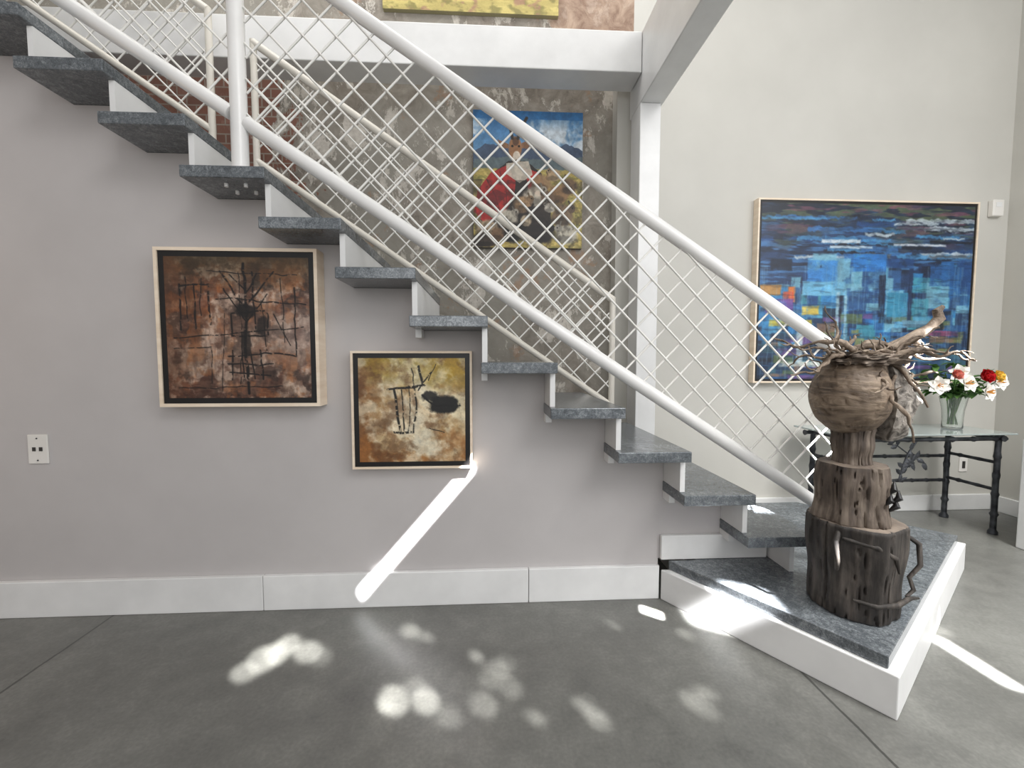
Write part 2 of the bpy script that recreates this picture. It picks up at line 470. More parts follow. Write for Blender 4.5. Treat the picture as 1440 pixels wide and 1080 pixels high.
def ringvf(x0,x1,z0,z1,w,ya,yb):
    O=[(x0,z0),(x1,z0),(x1,z1),(x0,z1)];I=[(x0+w,z0+w),(x1-w,z0+w),(x1-w,z1-w),(x0+w,z1-w)]
    v=[(x,ya,z) for x,z in O]+[(x,ya,z) for x,z in I]+[(x,yb,z) for x,z in O]+[(x,yb,z) for x,z in I]
    f=[]
    for i in range(4):
        j=(i+1)%4
        f+=[(i,j,4+j,4+i),(8+j,8+i,12+i,12+j),(i,8+i,8+j,j),(4+i,4+j,12+j,12+i)]
    return v,f
def framed(cv,x0,x1,z0,z1,yback,depth,w1,w2,label,rec=.006):
    e=empty('framed_painting',((x0+x1)/2,yback,z0),label,'painting')
    yf=yback-depth
    v,f=ringvf(x0,x1,z0,z1,w1,yf,yback-.001); mobj('frame',v,f,m_maple,e)
    v,f=ringvf(x0+w1,x1-w1,z0+w1,z1-w1,w2,yf+rec,yback-.002); mobj('frame_liner',v,f,m_black,e)
    w=w1+w2
    canvas_obj('canvas',cv,x0+w,x1-w,z0+w,z1-w,yf+rec-.001,e)
    return e
# --- painting 1
c=Cv(1,1,300,1,(100,62,44))
c.mix(c.th(c.n(5,6,5),.5,.25),(128,80,56)); c.mix(c.th(c.n(7,8,5),.53,.2)*.8,(62,38,30)); c.mix(c.th(c.n(5,6,5),.52,.2)*.8,(160,136,116))
c.mix(c.th(c.n(11,13,5),.55,.14)*.8,(196,174,156)); c.mix(c.th(c.n(9,11,5),.57,.12)*.75,(40,26,21))
c.mix(c.th(c.n(8,8,5),.59,.1)*.6,(150,88,46)); c.mix(c.th(c.n(40,10,3),.55,.15)*.3,(56,36,30)); c.mix(c.th(c.n(10,44,3),.57,.15)*.2,(160,134,114))
c.mix((1-np.clip(c.V*4,0,1))*.75,(66,54,32)); c.mix((1-np.clip(c.U*5,0,1))*.5,(88,52,32)); c.mix(np.clip((c.U-.6)*1.6,0,.5)*np.clip(1-abs(c.V-.55)*3,0,1),(184,164,156))
c.ell(.5,.6,.3,.3,(170,142,124),.3,.6,.6)
c.shade(20,20,.25)
K=(14,11,11)
for P,wd in [([(.55,.05),(.56,.3),(.54,.6),(.56,.97)],.011),([(.51,.1),(.52,.5),(.5,.9)],.004),([(.1,.2),(.1,.52)],.007),([(.1,.2),(.3,.19),(.3,.48)],.007),([(.2,.2),(.2,.5)],.006),([(.14,.14),(.15,.45)],.004),([(.25,.15),(.24,.42)],.004),
 ([(.05,.57),(.95,.5)],.005),([(.35,.29),(.97,.33)],.005),([(.45,.4),(.7,.38),(.71,.55),(.45,.56),(.45,.4)],.007),([(.38,.1),(.55,.35),(.75,.1)],.007),([(.45,.12),(.56,.25),(.64,.12)],.006),([(.4,.22),(.56,.45),(.7,.26)],.005),
 ([(.42,.7),(.72,.68)],.006),([(.42,.76),(.74,.76)],.006),([(.42,.82),(.72,.84)],.006),([(.45,.66),(.44,.87)],.006),([(.52,.68),(.52,.86)],.006),([(.58,.68),(.6,.86)],.006),([(.64,.66),(.66,.87)],.007),
 ([(.05,.65),(.3,.64),(.3,.9)],.004),([(.8,.15),(.82,.6)],.004),([(.9,.2),(.9,.7),(.75,.68)],.006),([(.6,.1),(.62,.5)],.006),([(.3,.1),(.92,.13)],.004),([(.07,.93),(.8,.92)],.004),([(.4,.4),(.37,.95)],.003),([(.66,.3),(.69,.66)],.004),([(.75,.4),(.86,.62)],.004)]:
    c.line(P,wd,K,.95,.012)
c.ell(.56,.38,.07,.05,K,.8,.6,.4); c.ell(.66,.47,.04,.06,K,.7,.6,.4); c.ell(.55,.6,.03,.1,K,.7,.6,.4)
framed(c,-1.296,-.677,.874,1.497,YW,.075,.013,.022,'abstract rust-brown painting with black lines in pale wood frame')
# --- painting 2
c=Cv(1,1,240,4,(172,138,92))
c.mix(c.th(c.n(4,5,5),.47,.2),(218,204,170)); c.mix(np.clip(1.25-c.V*4.5+(c.n(6,6,4)-.5)*1.5,0,1)*.9,(146,120,38)); c.mix(np.clip((c.U-.55)*3,0,1)*np.clip(1.1-c.V*3.2,0,1)*.6,(196,156,52))
c.mix(np.clip(1.15-c.U*3.2+(c.n(4,5,5)-.5)*2,0,1)*.9,(120,76,38))
c.mix(np.clip((c.V-.72)*5+(c.n(5,5,5)-.5)*3,0,1)*.8,(146,94,46))
c.ell(.5,.6,.24,.24,(226,214,186),.75,.7,.6); c.ell(.3,.8,.16,.1,(210,190,150),.7,.6,.5); c.ell(.6,.85,.2,.08,(226,216,190),.8,.6,.5)
c.mix(c.th(c.n(6,8,5),.58,.2)*.6,(234,226,202)); c.mix(c.th(c.n(7,9,5),.6,.2)*.6,(92,60,34))
c.shade(22,14,.2)
for P,wd in [([(.27,.3),(.62,.26)],.012),([(.34,.3),(.36,.5),(.38,.72)],.013),([(.4,.28),(.41,.5),(.42,.7)],.007),([(.33,.71),(.5,.72)],.012),([(.52,.27),(.54,.5),(.5,.72)],.009),
  ([(.47,.27),(.48,.5),(.46,.7)],.005),([(.6,.24),(.57,.08)],.012),([(.66,.22),(.72,.06)],.005),([(.56,.3),(.68,.14)],.008),([(.6,.36),(.72,.46),(.95,.46)],.01),([(.66,.68),(.8,.72)],.005),([(.5,.1),(.52,.25)],.006)]:
    c.line(P,wd,(16,14,12),.95,.012)
c.ell(.8,.45,.15,.08,(12,12,12),.95,.35,.3); c.ell(.67,.37,.07,.05,(14,14,14),.85,.5,.4)
framed(c,-.562,-.070,.609,1.096,YW,.055,.009,.020,'ochre and cream abstract painting with black brush strokes in pale frame')
# --- painting 3 blue
c=Cv(1.53,1.2,460,9,(38,62,100))
c.mix(c.th(c.n(4,18,5),.5,.15),(28,42,66)); c.mix(c.th(c.n(6,30,4),.57,.1)*.8,(68,118,170))
top=np.clip(1-c.V*4.2+(c.n(5,8,4)-.5)*1.5,0,1); c.mix(top*.8,(30,34,44)); c.mix(top*c.th(c.n(9,40,3),.56,.08)*.8,(92,106,76)); c.mix(top*c.th(c.n(9,36,3),.62,.08)*.7,(122,74,92))
rs=np.random.RandomState(3)
for k in range(42):
    x=-.05+rs.rand()*.95;y=.06+rs.rand()*.28;w=.08+rs.rand()*.3
    c.rect(x,y,x+w,y+.008+rs.rand()*.022,[(20,26,40),(54,108,168),(180,194,202),(34,70,122),(88,98,108),(70,136,184)][rs.randint(6)],.85,.012)
cols=[(42,102,166),(52,132,190),(32,70,124),(92,164,194),(26,44,80),(48,90,140),(116,172,194),(22,32,50),(66,144,162)]
for k in range(100):
    x=-.02+rs.rand()*.98;y=.28+rs.rand()*.45;w=.04+rs.rand()*.11;h=.05+rs.rand()*.2
    c.rect(x,y,x+w,y+h,cols[rs.randint(len(cols))],.85,.003)
bot=np.clip((c.V-.7)*7+(c.n(8,8,3)-.5)*1.5,0,1); c.mix(bot*.6,(32,52,76))
for k in range(90):
    x=-.02+rs.rand()*.98;y=.62+rs.rand()*.37;w=.02+rs.rand()*.12
    c.rect(x,y,x+w,y+.01+rs.rand()*.05,[(28,46,72),(58,98,114),(92,108,70),(132,132,78),(108,76,132),(38,82,136),(132,102,84),(22,28,40),(76,144,178)][rs.randint(9)],.8,.004)
for x,y,w,h,cc in [(.135,.47,.03,.09,(236,124,48)),(.11,.5,.05,.05,(206,88,60)),(.03,.54,.13,.08,(116,78,154)),(.05,.66,.2,.035,(200,182,66)),(.2,.58,.08,.05,(214,184,76)),(.0,.46,.1,.06,(190,134,66)),
  (.22,.32,.14,.18,(56,130,200)),(.28,.2,.18,.02,(214,224,230)),(.32,.235,.2,.015,(196,214,226)),(.2,.44,.2,.08,(110,176,208)),(.43,.28,.16,.1,(42,116,194)),(.5,.78,.3,.03,(56,124,180)),(.1,.9,.25,.03,(196,200,190)),(.3,.93,.2,.03,(44,96,154)),(.8,.72,.15,.03,(150,76,112)),(.68,.66,.18,.04,(96,136,158)),
  (.56,.4,.03,.24,(24,36,60)),(.7,.36,.02,.3,(28,46,80)),(.36,.5,.015,.3,(160,196,210)),(.4,.52,.01,.32,(150,188,204)),(.18,.7,.03,.2,(190,204,208)),(.62,.22,.25,.012,(206,214,222)),(.8,.34,.12,.12,(38,86,142)),(.6,.5,.1,.14,(50,130,164))]:
    c.rect(x,y,x+w,y+h,cc,.9,.004)
c.mix(c.th(c.n(110,7,3),.6,.08)*.22*(c.V>.35),(140,180,200)); c.mix(c.th(c.n(10,60,3),.62,.08)*.25,(18,24,36)); c.shade(30,30,.2)
framed(c,1.755,3.285,.905,2.11,YB,.055,.011,.016,'large blue abstract cityscape painting in thin pale wood frame')
# --- painting 4: robed horned figure with flock
c=Cv(.69,.845,300,12,(56,112,164))
c.mix(np.clip((c.V-.05)*3.2,0,1)*.8,(122,158,186)); c.mix(c.th(c.n(4,5,5),.56,.14)*.85*(c.V>.06),(218,222,224)); c.mix((1-np.clip(c.V*7,0,1))*.8,(38,96,146))
c.poly([(0,.3),(.12,.24),(.3,.27),(.5,.22),(.7,.27),(.85,.23),(1,.28),(1,.5),(0,.5)],(66,82,106),1,.012)
c.poly([(0,.36),(.3,.33),(.6,.35),(1,.33),(1,.5),(0,.5)],(90,104,108),1,.012)
c.rect(-1,.42,2,2,(176,156,86),1,.01); c.rect(-1,.44,2,2,(170,150,82),1,.01); c.mix(c.th(c.n(12,34,4),.52,.15)*(c.V>.42)*.7,(112,112,58)); c.mix((c.V>.42)*c.th(c.n(20,40,3),.6,.1)*.6,(206,188,114))
c.poly([(.08,.62),(.18,.45),(.32,.36),(.48,.36),(.62,.45),(.7,.62),(.72,.88),(.04,.88)],(40,34,32),1,.006)
c.poly([(.0,.74),(.04,.58),(.16,.45),(.32,.39),(.38,.5),(.38,.62),(.28,.74),(.1,.82)],(164,38,36),1,.006)
c.poly([(.06,.66),(.2,.57),(.32,.61),(.2,.70)],(112,26,28),.9,.006); c.line([(.12,.5),(.2,.62),(.24,.74)],.006,(90,20,22),.8,.002,False); c.line([(.24,.44),(.3,.58),(.3,.7)],.006,(96,22,24),.8,.002,False)
c.poly([(.46,.41),(.58,.44),(.68,.56),(.6,.62),(.5,.56)],(176,44,38),1,.006)
c.poly([(.3,.38),(.5,.36),(.54,.46),(.42,.52),(.3,.46)],(196,186,170),.95,.006)
c.ell(.38,.27,.06,.085,(150,106,70),1,.06); c.ell(.395,.335,.036,.045,(214,200,182),1,.06); c.ell(.355,.255,.011,.009,(20,16,14),1,.03); c.ell(.415,.255,.011,.009,(20,16,14),1,.03); c.ell(.385,.22,.03,.03,(84,58,42),.8,.1)
c.ell(.395,.36,.014,.008,(40,30,28),1,.03)
c.poly([(.32,.24),(.22,.21),(.25,.275),(.32,.27)],(128,92,64),1,.003); c.poly([(.44,.23),(.53,.2),(.5,.27),(.44,.27)],(128,92,64),1,.003)
c.line([(.355,.2),(.335,.12),(.295,.04)],.015,(48,40,35),1,.002,False); c.line([(.405,.2),(.435,.12),(.485,.05)],.015,(48,40,35),1,.002,False)
rs=np.random.RandomState(8)
for x,y,rx,ry,cc in [(.62,.52,.09,.06,(160,128,92)),(.74,.46,.06,.045,(182,154,120)),(.56,.62,.1,.07,(196,186,168)),(.78,.6,.09,.07,(140,106,74)),(.45,.68,.09,.06,(166,132,96)),(.88,.54,.07,.06,(116,90,66)),(.68,.63,.06,.05,(104,82,64)),
  (.3,.78,.1,.06,(190,182,166)),(.6,.76,.1,.06,(50,42,38)),(.82,.76,.1,.08,(116,94,74)),(.12,.86,.1,.06,(170,150,122)),(.35,.89,.12,.07,(22,20,20)),(.6,.9,.13,.07,(30,26,26)),(.86,.9,.1,.07,(184,178,164)),(.1,.95,.13,.05,(58,48,44)),(.48,.8,.05,.04,(190,172,144)),(.7,.7,.05,.035,(204,196,182)),(.22,.9,.06,.05,(118,90,66))]:
    c.ell(x,y,rx,ry,cc,.95,.2,.3); c.ell(x-rx*.2,y+ry*.5,rx*.8,ry*.4,tuple(v_*.5 for v_ in cc),.7,.3,.5)
    s_=rs.choice([-1,1])
    c.ell(x+s_*rx*.8,y-ry*.7,rx*.36,ry*.42,tuple(v_*.8 for v_ in cc),1,.12); c.ell(x+s_*rx*.9,y-ry*.75,.007,.006,(12,10,10),1,.05)
    c.line([(x+s_*rx*.7,y-ry*.9),(x+s_*rx*.55,y-ry*1.4)],.008,tuple(v_*.6 for v_ in cc),1,.002,False)
c.mix(c.th(c.n(16,16,4),.57,.15)*(c.V>.5)*.45,(30,25,22)); c.shade(30,30,.2)
e=empty('canvas_painting',(.25,YB,1.775),'unframed painting of robed goat-headed figure with animals on plaster wall','painting')
canvas_obj('canvas',c,-.094,.60,1.775,2.62,YB-.03,e,.5,.0295)
# --- painting 5
c=Cv(1.07,.8,200,15,(176,160,92))
c.mix(np.clip(1-c.V*2,0,1),(130,160,190)); c.mix(c.th(c.n(6,24,5),.5,.2)*(c.V>.4)*.8,(206,190,114)); c.mix(c.th(c.n(14,22,4),.58,.12)*(c.V>.4)*.8,(122,114,58)); c.mix(c.th(c.n(9,14,4),.6,.1)*(c.V>.4)*.7,(150,106,92))
e=empty('canvas_painting',(-.1,YB,3.2),'wide landscape canvas with yellow grass on upper plaster wall','painting')
canvas_obj('canvas',c,-.64,.44,3.20,4.0,YB-.03,e,.5,.0295)

# ------------------------------------------------------------ small wall fittings
m_dk=noisy('socket_dark',(40,38,36),(60,58,55),5,.5)
e=empty('wall_outlet',(-1.83,YW,.64),'white double socket plate on grey wall','outlet')
box('cover_plate',(-1.868,YW-.007,.638),(-1.792,YW-.0003,.757),m_plast,e,bw=.002)
for xc in (-1.843,-1.817):
    box('socket',(xc-.006,YW-.0095,.69),(xc+.006,YW-.0065,.706),m_dk,e)
for zc in (.742,.652):
    tube('screw',[(-1.831,YW-.009,zc),(-1.831,YW-.006,zc)],.003,m_iron,e,8)
e=empty('thermostat',(3.45,YB,2.03),'small cream wall sensor box near room corner','thermostat')
box('housing',(3.405,YB-.035,2.03),(3.485,YB-.0003,2.14),m_plast,e,bw=.006)
box('display',(3.425,YB-.037,2.09),(3.465,YB-.034,2.12),m_white,e)
e=empty('wall_outlet',(3.34,YB,.3),'small white socket plate low on pale wall','outlet')
box('cover_plate',(3.31,YB-.006,.27),(3.37,YB-.0003,.37),m_plast,e,bw=.002)
box('socket',(3.33,YB-.009,.295),(3.35,YB-.005,.345),m_dk,e)

# ------------------------------------------------------------ sculpture
SX,SY=1.318,1.43
sc_e=empty('wood_sculpture',(SX,SY,.175),'stacked weathered log sculpture of a head with twisted branch hair','sculpture')
def barkdisp(amp,seed,grain=.0022):
    def f(a,z,r):
        p=Vector((math.cos(a)*1.6+seed,math.sin(a)*1.6,z*2.2))
        q=Vector((math.cos(a)*6+seed,math.sin(a)*6,z*2.0))
        s=Vector((math.cos(a)*22+seed,math.sin(a)*22,z*4))
        g=mn.noise(q); crack=-.012*max(0,abs(g)<.035 and 1-abs(g)/.035)
        return r*(1+amp*mn.noise(p))+grain*2.0*g+grain*.8*mn.noise(s)+crack
    return f
def log(name,cx,cy,z0,z1,r0,r1,mat,seed,amp=.1,waist=0):
    prof=[(r0*.93,0)]
    n=44
    for i in range(n+1):
        t=i/n; prof.append((r0+(r1-r0)*t-waist*math.sin(math.pi*t)+.003*math.sin(t*9+seed),.004+(z1-z0-.016)*t))
    prof.append((r1*.95,z1-z0-.004)); prof.append((r1*.5,z1-z0)); prof.append((r1*.05,z1-z0))
    o=lathe(name,prof,mat,(cx,cy,z0),sc_e,170,barkdisp(amp,seed))
    o.data.materials.append(m_logtop)
    for p in o.data.polygons:
        if p.index>=(len(prof)-3)*170: p.material_index=1
    return o
log('base_log',SX-.01,SY,.1755,.50,.126,.142,m_log_dark,1.3,.10)
log('middle_log',SX-.03,SY,.495,.70,.108,.102,m_log_mid,7.7,.12,.002)
log('neck',SX-.032,SY,.695,.83,.060,.066,m_log_mid,3.1,.12,.004)
for k in range(4):
    a=k*1.7
    cx=SX+.03+.014*math.cos(a); cz=.60+.03*math.sin(a)
    tube('knot',[(cx-.012,SY-.093,cz-.02),(cx+.004*math.sin(a*3),SY-.107,cz),(cx+.01,SY-.093,cz+.022)],[.004,.011,.003],m_black,sc_e,8)
def blob(name,c,r,mat,seed,amp,fn=None,seg=72,parent=sc_e,freq=2.2):
    v=[];f=[];nr=seg//2
    for i in range(nr+1):
        t=math.pi*i/nr
        for k in range(seg):
            a=2*math.pi*k/seg
            d=Vector((math.sin(t)*math.cos(a),math.sin(t)*math.sin(a),math.cos(t)))
            s=1+amp*mn.fractal(d*freq+Vector((seed,0,0)),1,2,4)
            if fn: s*=fn(d)
            v.append((c[0]+d.x*r[0]*s,c[1]+d.y*r[1]*s,c[2]+d.z*r[2]*s))
    for i in range(nr):
        for k in range(seg):
            a=i*seg+k;b=i*seg+(k+1)%seg
            f.append((a,a+seg,b+seg,b))
    return mobj(name,v,f,mat,parent,smooth=True)
def ballfn(d):
    s=1.0
    if d.x>.62: s*=1/(d.x/.62)
    if d.z>.86: s*=1/(d.z/.86)
    g=mn.noise(Vector((d.x*2.2+4,d.y*2.2,d.z*9)))
    if abs(g)<.05: s*=1-.05*(1-abs(g)/.05)
    return s
blob('head_burl',(SX-.050,SY,.935),(.120,.115,.138),m_ball,2.,.03,ballfn,130)
prof=[(-.135,.045),(-.128,.078),(-.115,.092),(-.10,.088),(-.088,.074),(-.078,.084),(-.070,.094),(-.062,.096),(-.055,.086),(-.048,.094),(-.040,.097),(-.032,.088),(-.024,.086),(-.016,.104),(-.006,.128),(.004,.130),(.014,.115),(.028,.096),(.042,.080),(.052,.074),(.062,.082),(.074,.090),(.090,.088),(.106,.078),(.120,.062),(.130,.040)]
v=[];f=[];na=40
for (z,r) in prof:
    base=.070*math.sqrt(max(0.05,1-(z/.150)**2))+.01
    for k in range(na+1):
        a=-math.pi*.62+k*math.pi*1.24/na
        w=max(0,math.cos(a))**5
        hw=.083*math.sqrt(max(.05,1-(z/.15)**2))
        x=base*math.cos(a)+(r-base)*w; y=hw*math.sin(a)
        for sy in (-1,1):
            e2=((a-sy*.62)/.24)**2+((z-.046)/.016)**2
            x-=.018*math.exp(-e2); y-=sy*.012*math.exp(-e2)
            e3=((a-sy*.8)/.3)**2+((z+.005)/.03)**2
            y+=sy*.008*math.exp(-e3)
        q=Vector((x*28,y*28,z*28)); dn=mn.fractal(q,1,2,3)*.004
        v.append((SX+.066+x+dn,SY-.01+y+dn*(1 if y>0 else -1),.915+z))
np_=len(prof)
for i in range(np_-1):
    for k in range(na):
        a=i*(na+1)+k; f.append((a,a+1,a+na+2,a+na+1))
for i in range(np_-1):
    f.append((i*(na+1)+na,i*(na+1),(i+1)*(na+1),(i+1)*(na+1)+na))
f.append(tuple(range(na,-1,-1))); f.append(tuple((np_-1)*(na+1)+k for k in range(na+1)))
mobj('face',v,f,m_face,sc_e,True)
blob('eyeball',(SX+.066+.066,SY-.01-.050,.960),(.011,.011,.009),m_log_dark,1.,0,None,20)
def branch(start,direction,length,r0,seed,wob=.5,n=18,grav=0):
    rs=random.Random(seed)
    p=Vector(start);d=Vector(direction).normalized();d0=d.copy();pts=[tuple(p)];rad=[r0]
    for i in range(n):
        d=(d+d0*.12+Vector((rs.uniform(-1,1),rs.uniform(-1,1)*.6,rs.uniform(-1,1)))*wob*.6).normalized()
        p=p+d*(length/n); pts.append(tuple(p)); rad.append(r0*(1-.72*(i+1)/n)*(1+.3*rs.uniform(-1,1)))
    return pts,rad
roots=[((SX-.06,SY-.02,1.06),(-1,-.2,.15),.20,.013),((SX-.02,SY-.06,1.07),(-1,-.4,.05),.2,.012),((SX-.04,SY+.04,1.07),(-1,.3,.25),.18,.011),((SX-.08,SY-.05,1.09),(-1,-.1,.3),.24,.013),((SX-.05,SY-.02,1.08),(-1,.1,-.02),.24,.014),
 ((SX-.08,SY-.03,1.09),(1,-.2,.06),.30,.017),((SX-.05,SY-.07,1.08),(1,-.1,.08),.34,.017),((SX-.02,SY,1.10),(1,0,.25),.28,.018),((SX,SY-.05,1.09),(1,-.1,.18),.30,.015),
 ((SX+.05,SY-.04,1.10),(1,.1,0),.22,.014),((SX+.02,SY+.05,1.09),(1,.4,.15),.22,.013),((SX-.1,SY-.05,1.06),(.8,-.4,.3),.22,.013),((SX+.1,SY-.06,1.08),(.9,-.3,.15),.16,.013),
 ((SX-.1,SY,1.08),(1,.1,.2),.28,.018),((SX-.12,SY-.06,1.05),(1,-.05,.15),.3,.018),((SX+.04,SY-.03,1.06),(1,-.1,0),.16,.015),((SX-.02,SY-.08,1.06),(1,-.2,.1),.26,.014),((SX-.06,SY+.02,1.1),(.5,0,.5),.10,.012),((SX+.16,SY-.02,1.12),(.7,0,.4),.08,.012),((SX-.1,SY-.02,1.09),(-.9,.1,.3),.12,.010)]
k=0
for s,d,l,r in roots:
    for j in range(2):
        k+=1
        pts,rad=branch(s,(d[0],d[1]+.3*j,d[2]+(.1 if j else 0)),l*(1-.25*j)*1.15,r*.68*(1-.3*j),k*13+1,1.1)
        subs=[tubevf(pts,rad,9)]
        rs=random.Random(k)
        for q in range(2):
            i=rs.randint(5,13)
            dd=(rs.uniform(-.5,1) if d[0]>0 else rs.uniform(-1,.3),rs.uniform(-.6,.4),rs.uniform(-.4,.8))
            p2,r2_=branch(pts[i],dd,l*.25,rad[i]*.75,k*7+q,.9,8)
            subs.append(tubevf(p2,r2_,7))
        multi('branch',subs,m_branch,sc_e,True)
multi('branch',[tubevf([(SX+.05,SY-.03,1.1),(SX+.11,SY-.04,1.13),(SX+.16,SY-.03,1.15),(SX+.21,SY-.02,1.17),(SX+.245,SY-.02,1.205),(SX+.235,SY-.02,1.23),(SX+.255,SY-.02,1.245)],[.016,.015,.017,.015,.017,.014,.007],10)],m_branch,sc_e,True)
blob('crown_root',(SX-.02,SY-.01,1.062),(.12,.095,.030),m_drift,9.,.35,None,60,freq=4)
tube('twig_handle',[(SX-.12,SY-.06,.475),(SX-.156,SY-.09,.45),(SX-.156,SY-.1,.39),(SX-.130,SY-.07,.345)],[.007,.009,.008,.006],m_log_dark,sc_e,10)
tube('twig_handle',[(SX+.120,SY-.05,.46),(SX+.152,SY-.08,.43),(SX+.150,SY-.09,.36),(SX+.112,SY-.09,.32),(SX+.12,SY-.10,.28),(SX+.09,SY-.105,.26)],[.007,.009,.008,.007,.007,.005],m_log_dark,sc_e,10)
tube('twig_handle',[(SX-.09,SY-.095,.25),(SX-.04,SY-.134,.245),(SX+.03,SY-.136,.25),(SX+.09,SY-.115,.26),(SX+.15,SY-.09,.245)],[.006,.008,.009,.008,.004],m_log_dark,sc_e,10)
tube('twig_handle',[(SX-.12,SY-.075,.455),(SX-.05,SY-.136,.445),(SX+.01,SY-.142,.41),(SX+.025,SY-.14,.36)],[.006,.009,.008,.004],m_log_dark,sc_e,10)

# ------------------------------------------------------------ console table
m_glass,nt,b=new_mat('table_glass')
b.inputs['Base Color'].default_value=(*lin((225,235,233)),1); b.inputs['Roughness'].default_value=.04; b.inputs['Transmission Weight'].default_value=.7; b.inputs['IOR'].default_value=1.45
rr=ramp(nt,noise(nt,obco(nt),4),[(.3,(.03,)*3),(.7,(.08,)*3)]); L(nt,rr.outputs[0],b.inputs['Roughness'])
X0,X1,Y0,Y1=2.12,3.06,2.38,2.66; ZT=.615
tb=empty('console_table',(2.55,2.52,0),'forged iron twig console table with glass top','table')
def knobby(p,q,r,every=.12):
    p=Vector(p);q=Vector(q);Ln=(q-p).length;n=max(6,int(Ln/.015)); pts=[];rad=[]
    for i in range(n+1):
        t=i/n;s=t*Ln; k=abs((s/every)%1-.5)*2
        pts.append(tuple(p.lerp(q,t)+Vector((mn.noise(Vector((s*9,p.x*5,p.y*5)))*.004,0,0)))); rad.append(r*(1+.55*max(0,(k-.8)/.2)))
    return pts,rad
for x in (X0,X1):
    for y in (Y0,Y1):
        pts,rad=knobby((x,y,.001),(x,y,ZT-.002),.015); rad[0]=rad[1]=.024; rad[-1]=rad[-2]=.022
        tube('leg',pts,rad,m_iron,tb,12)
for z in (.275,.44):
    for a,b_ in (((X1,Y0,z),(X1,Y1,z)),((X0,Y0,z),(X0,Y1,z)),((X0,Y1,z-.02),(X1,Y1,z-.02))):
        pts,rad=knobby(a,b_,.010,.1); tube('stretcher',pts,rad,m_iron,tb,10)
for a,b_ in (((X0-.06,Y0,ZT-.03),(X1+.05,Y0,ZT-.03)),((X0-.06,Y1,ZT-.03),(X1+.05,Y1,ZT-.03)),((X1,Y0-.03,ZT-.025),(X1,Y1+.03,ZT-.025)),((X0,Y0-.03,ZT-.025),(X0,Y1+.03,ZT-.025))):
    pts,rad=knobby(a,b_,.012,.14); tube('apron_rail',pts,rad,m_iron,tb,10)
box('glass_top',(X0-.1,Y0-.05,ZT),(X1+.06,Y1+.05,ZT+.010),m_glass,tb,bw=.003)
def leafvf(p,d,l,w,up=(0,-1,0)):
    p=Vector(p);d=Vector(d).normalized();s=d.cross(Vector(up)).normalized();u=Vector(up)
    v=[p,p+d*l*.3+s*w*.5,p+d*l*.65+s*w*.42,p+d*l,p+d*l*.65-s*w*.42,p+d*l*.3-s*w*.5,p+d*l*.35+u*w*.15,p+d*l*.7+u*w*.12]
    return [tuple(x) for x in v],[(0,1,6),(1,2,7,6),(2,3,7),(3,4,7),(4,5,6,7),(5,0,6)]
ox=-.06
parts=[tubevf([(2.5+ox,Y0,.33),(2.52+ox,Y0,.42),(2.55+ox,Y0,.5),(2.6+ox,Y0,ZT-.035)],.006,8),tubevf([(2.55+ox,Y0,.5),(2.48+ox,Y0,.55),(2.42+ox,Y0,.56)],.004,8),tubevf([(2.52+ox,Y0,.42),(2.6+ox,Y0,.47),(2.64+ox,Y0,.45)],.004,8)]
rs=random.Random(4)
for bx,bz in [(2.5,.33),(2.51,.38),(2.52,.42),(2.54,.47),(2.56,.52),(2.48,.55),(2.42,.56),(2.6,.47),(2.64,.45),(2.57,.45)]:
    for j in range(2):
        a=rs.uniform(0,6.28); parts.append(leafvf((bx+ox,Y0-.004,bz),(math.cos(a),-.1,math.sin(a)),.055,.028))
multi('leaf_ornament',parts,m_iron,tb)

# ------------------------------------------------------------ vase and flowers
m_vg,nt,b=new_mat('clear_vase_glass'); b.inputs['Base Color'].default_value=(.93,.97,.95,1); b.inputs['Transmission Weight'].default_value=.95
rr=ramp(nt,noise(nt,obco(nt),6),[(.3,(.01,)*3),(.7,(.04,)*3)]); L(nt,rr.outputs[0],b.inputs['Roughness'])
VX,VY,VZ=2.93,2.53,ZT+.0105
va=empty('flower_vase',(VX,VY,VZ),'clear flared glass vase holding mixed flowers on console table','vase')
lathe('vase_body',[(.045,0),(.05,.004),(.050,.06),(.054,.12),(.068,.20),(.064,.20),(.050,.12),(.046,.06),(.045,.012),(.01,.01)],m_vg,(VX,VY,VZ),va,40)
m_green=noisy('leaf_green',(50,88,38),(98,136,70),14,.5)
m_stem=noisy('stem_green',(60,92,44),(90,124,60),10,.5)
m_red=noisy('red_petal',(166,20,28),(206,36,44),10,.5)
m_yel=noisy('yellow_petal',(232,186,60),(248,214,104),10,.5)
m_pink=noisy('pink_petal',(220,126,112),(238,166,150),10,.5)
m_lily=noisy('white_petal',(236,234,226),(248,246,240),10,.5)
m_sta=noisy('stamen_orange',(190,120,50),(214,150,60),10,.5)
def petalvf(c,dirv,l,w,curl,rows=6,cols=5,nrm=None):
    c=Vector(c);d=Vector(dirv).normalized()
    up=Vector(nrm) if nrm else Vector((0,0,1)); s=d.cross(up)
    if s.length<.1: s=Vector((1,0,0))
    s.normalize(); u=s.cross(d).normalized()
    v=[];f=[]
    for i in range(rows+1):
        t=i/rows; wd=w*math.sin(math.pi*min(1,(.12+t*.88)))**.6 if t<1 else w*.05
        for j in range(cols+1):
            q=j/cols*2-1
            v.append(tuple(c+d*l*t+s*q*wd*.5+u*(curl*l*t*t*-1+.25*wd*q*q)))
    for i in range(rows):
        for j in range(cols):
            a=i*(cols+1)+j; f.append((a,a+1,a+cols+2,a+cols+1))
    return v,f
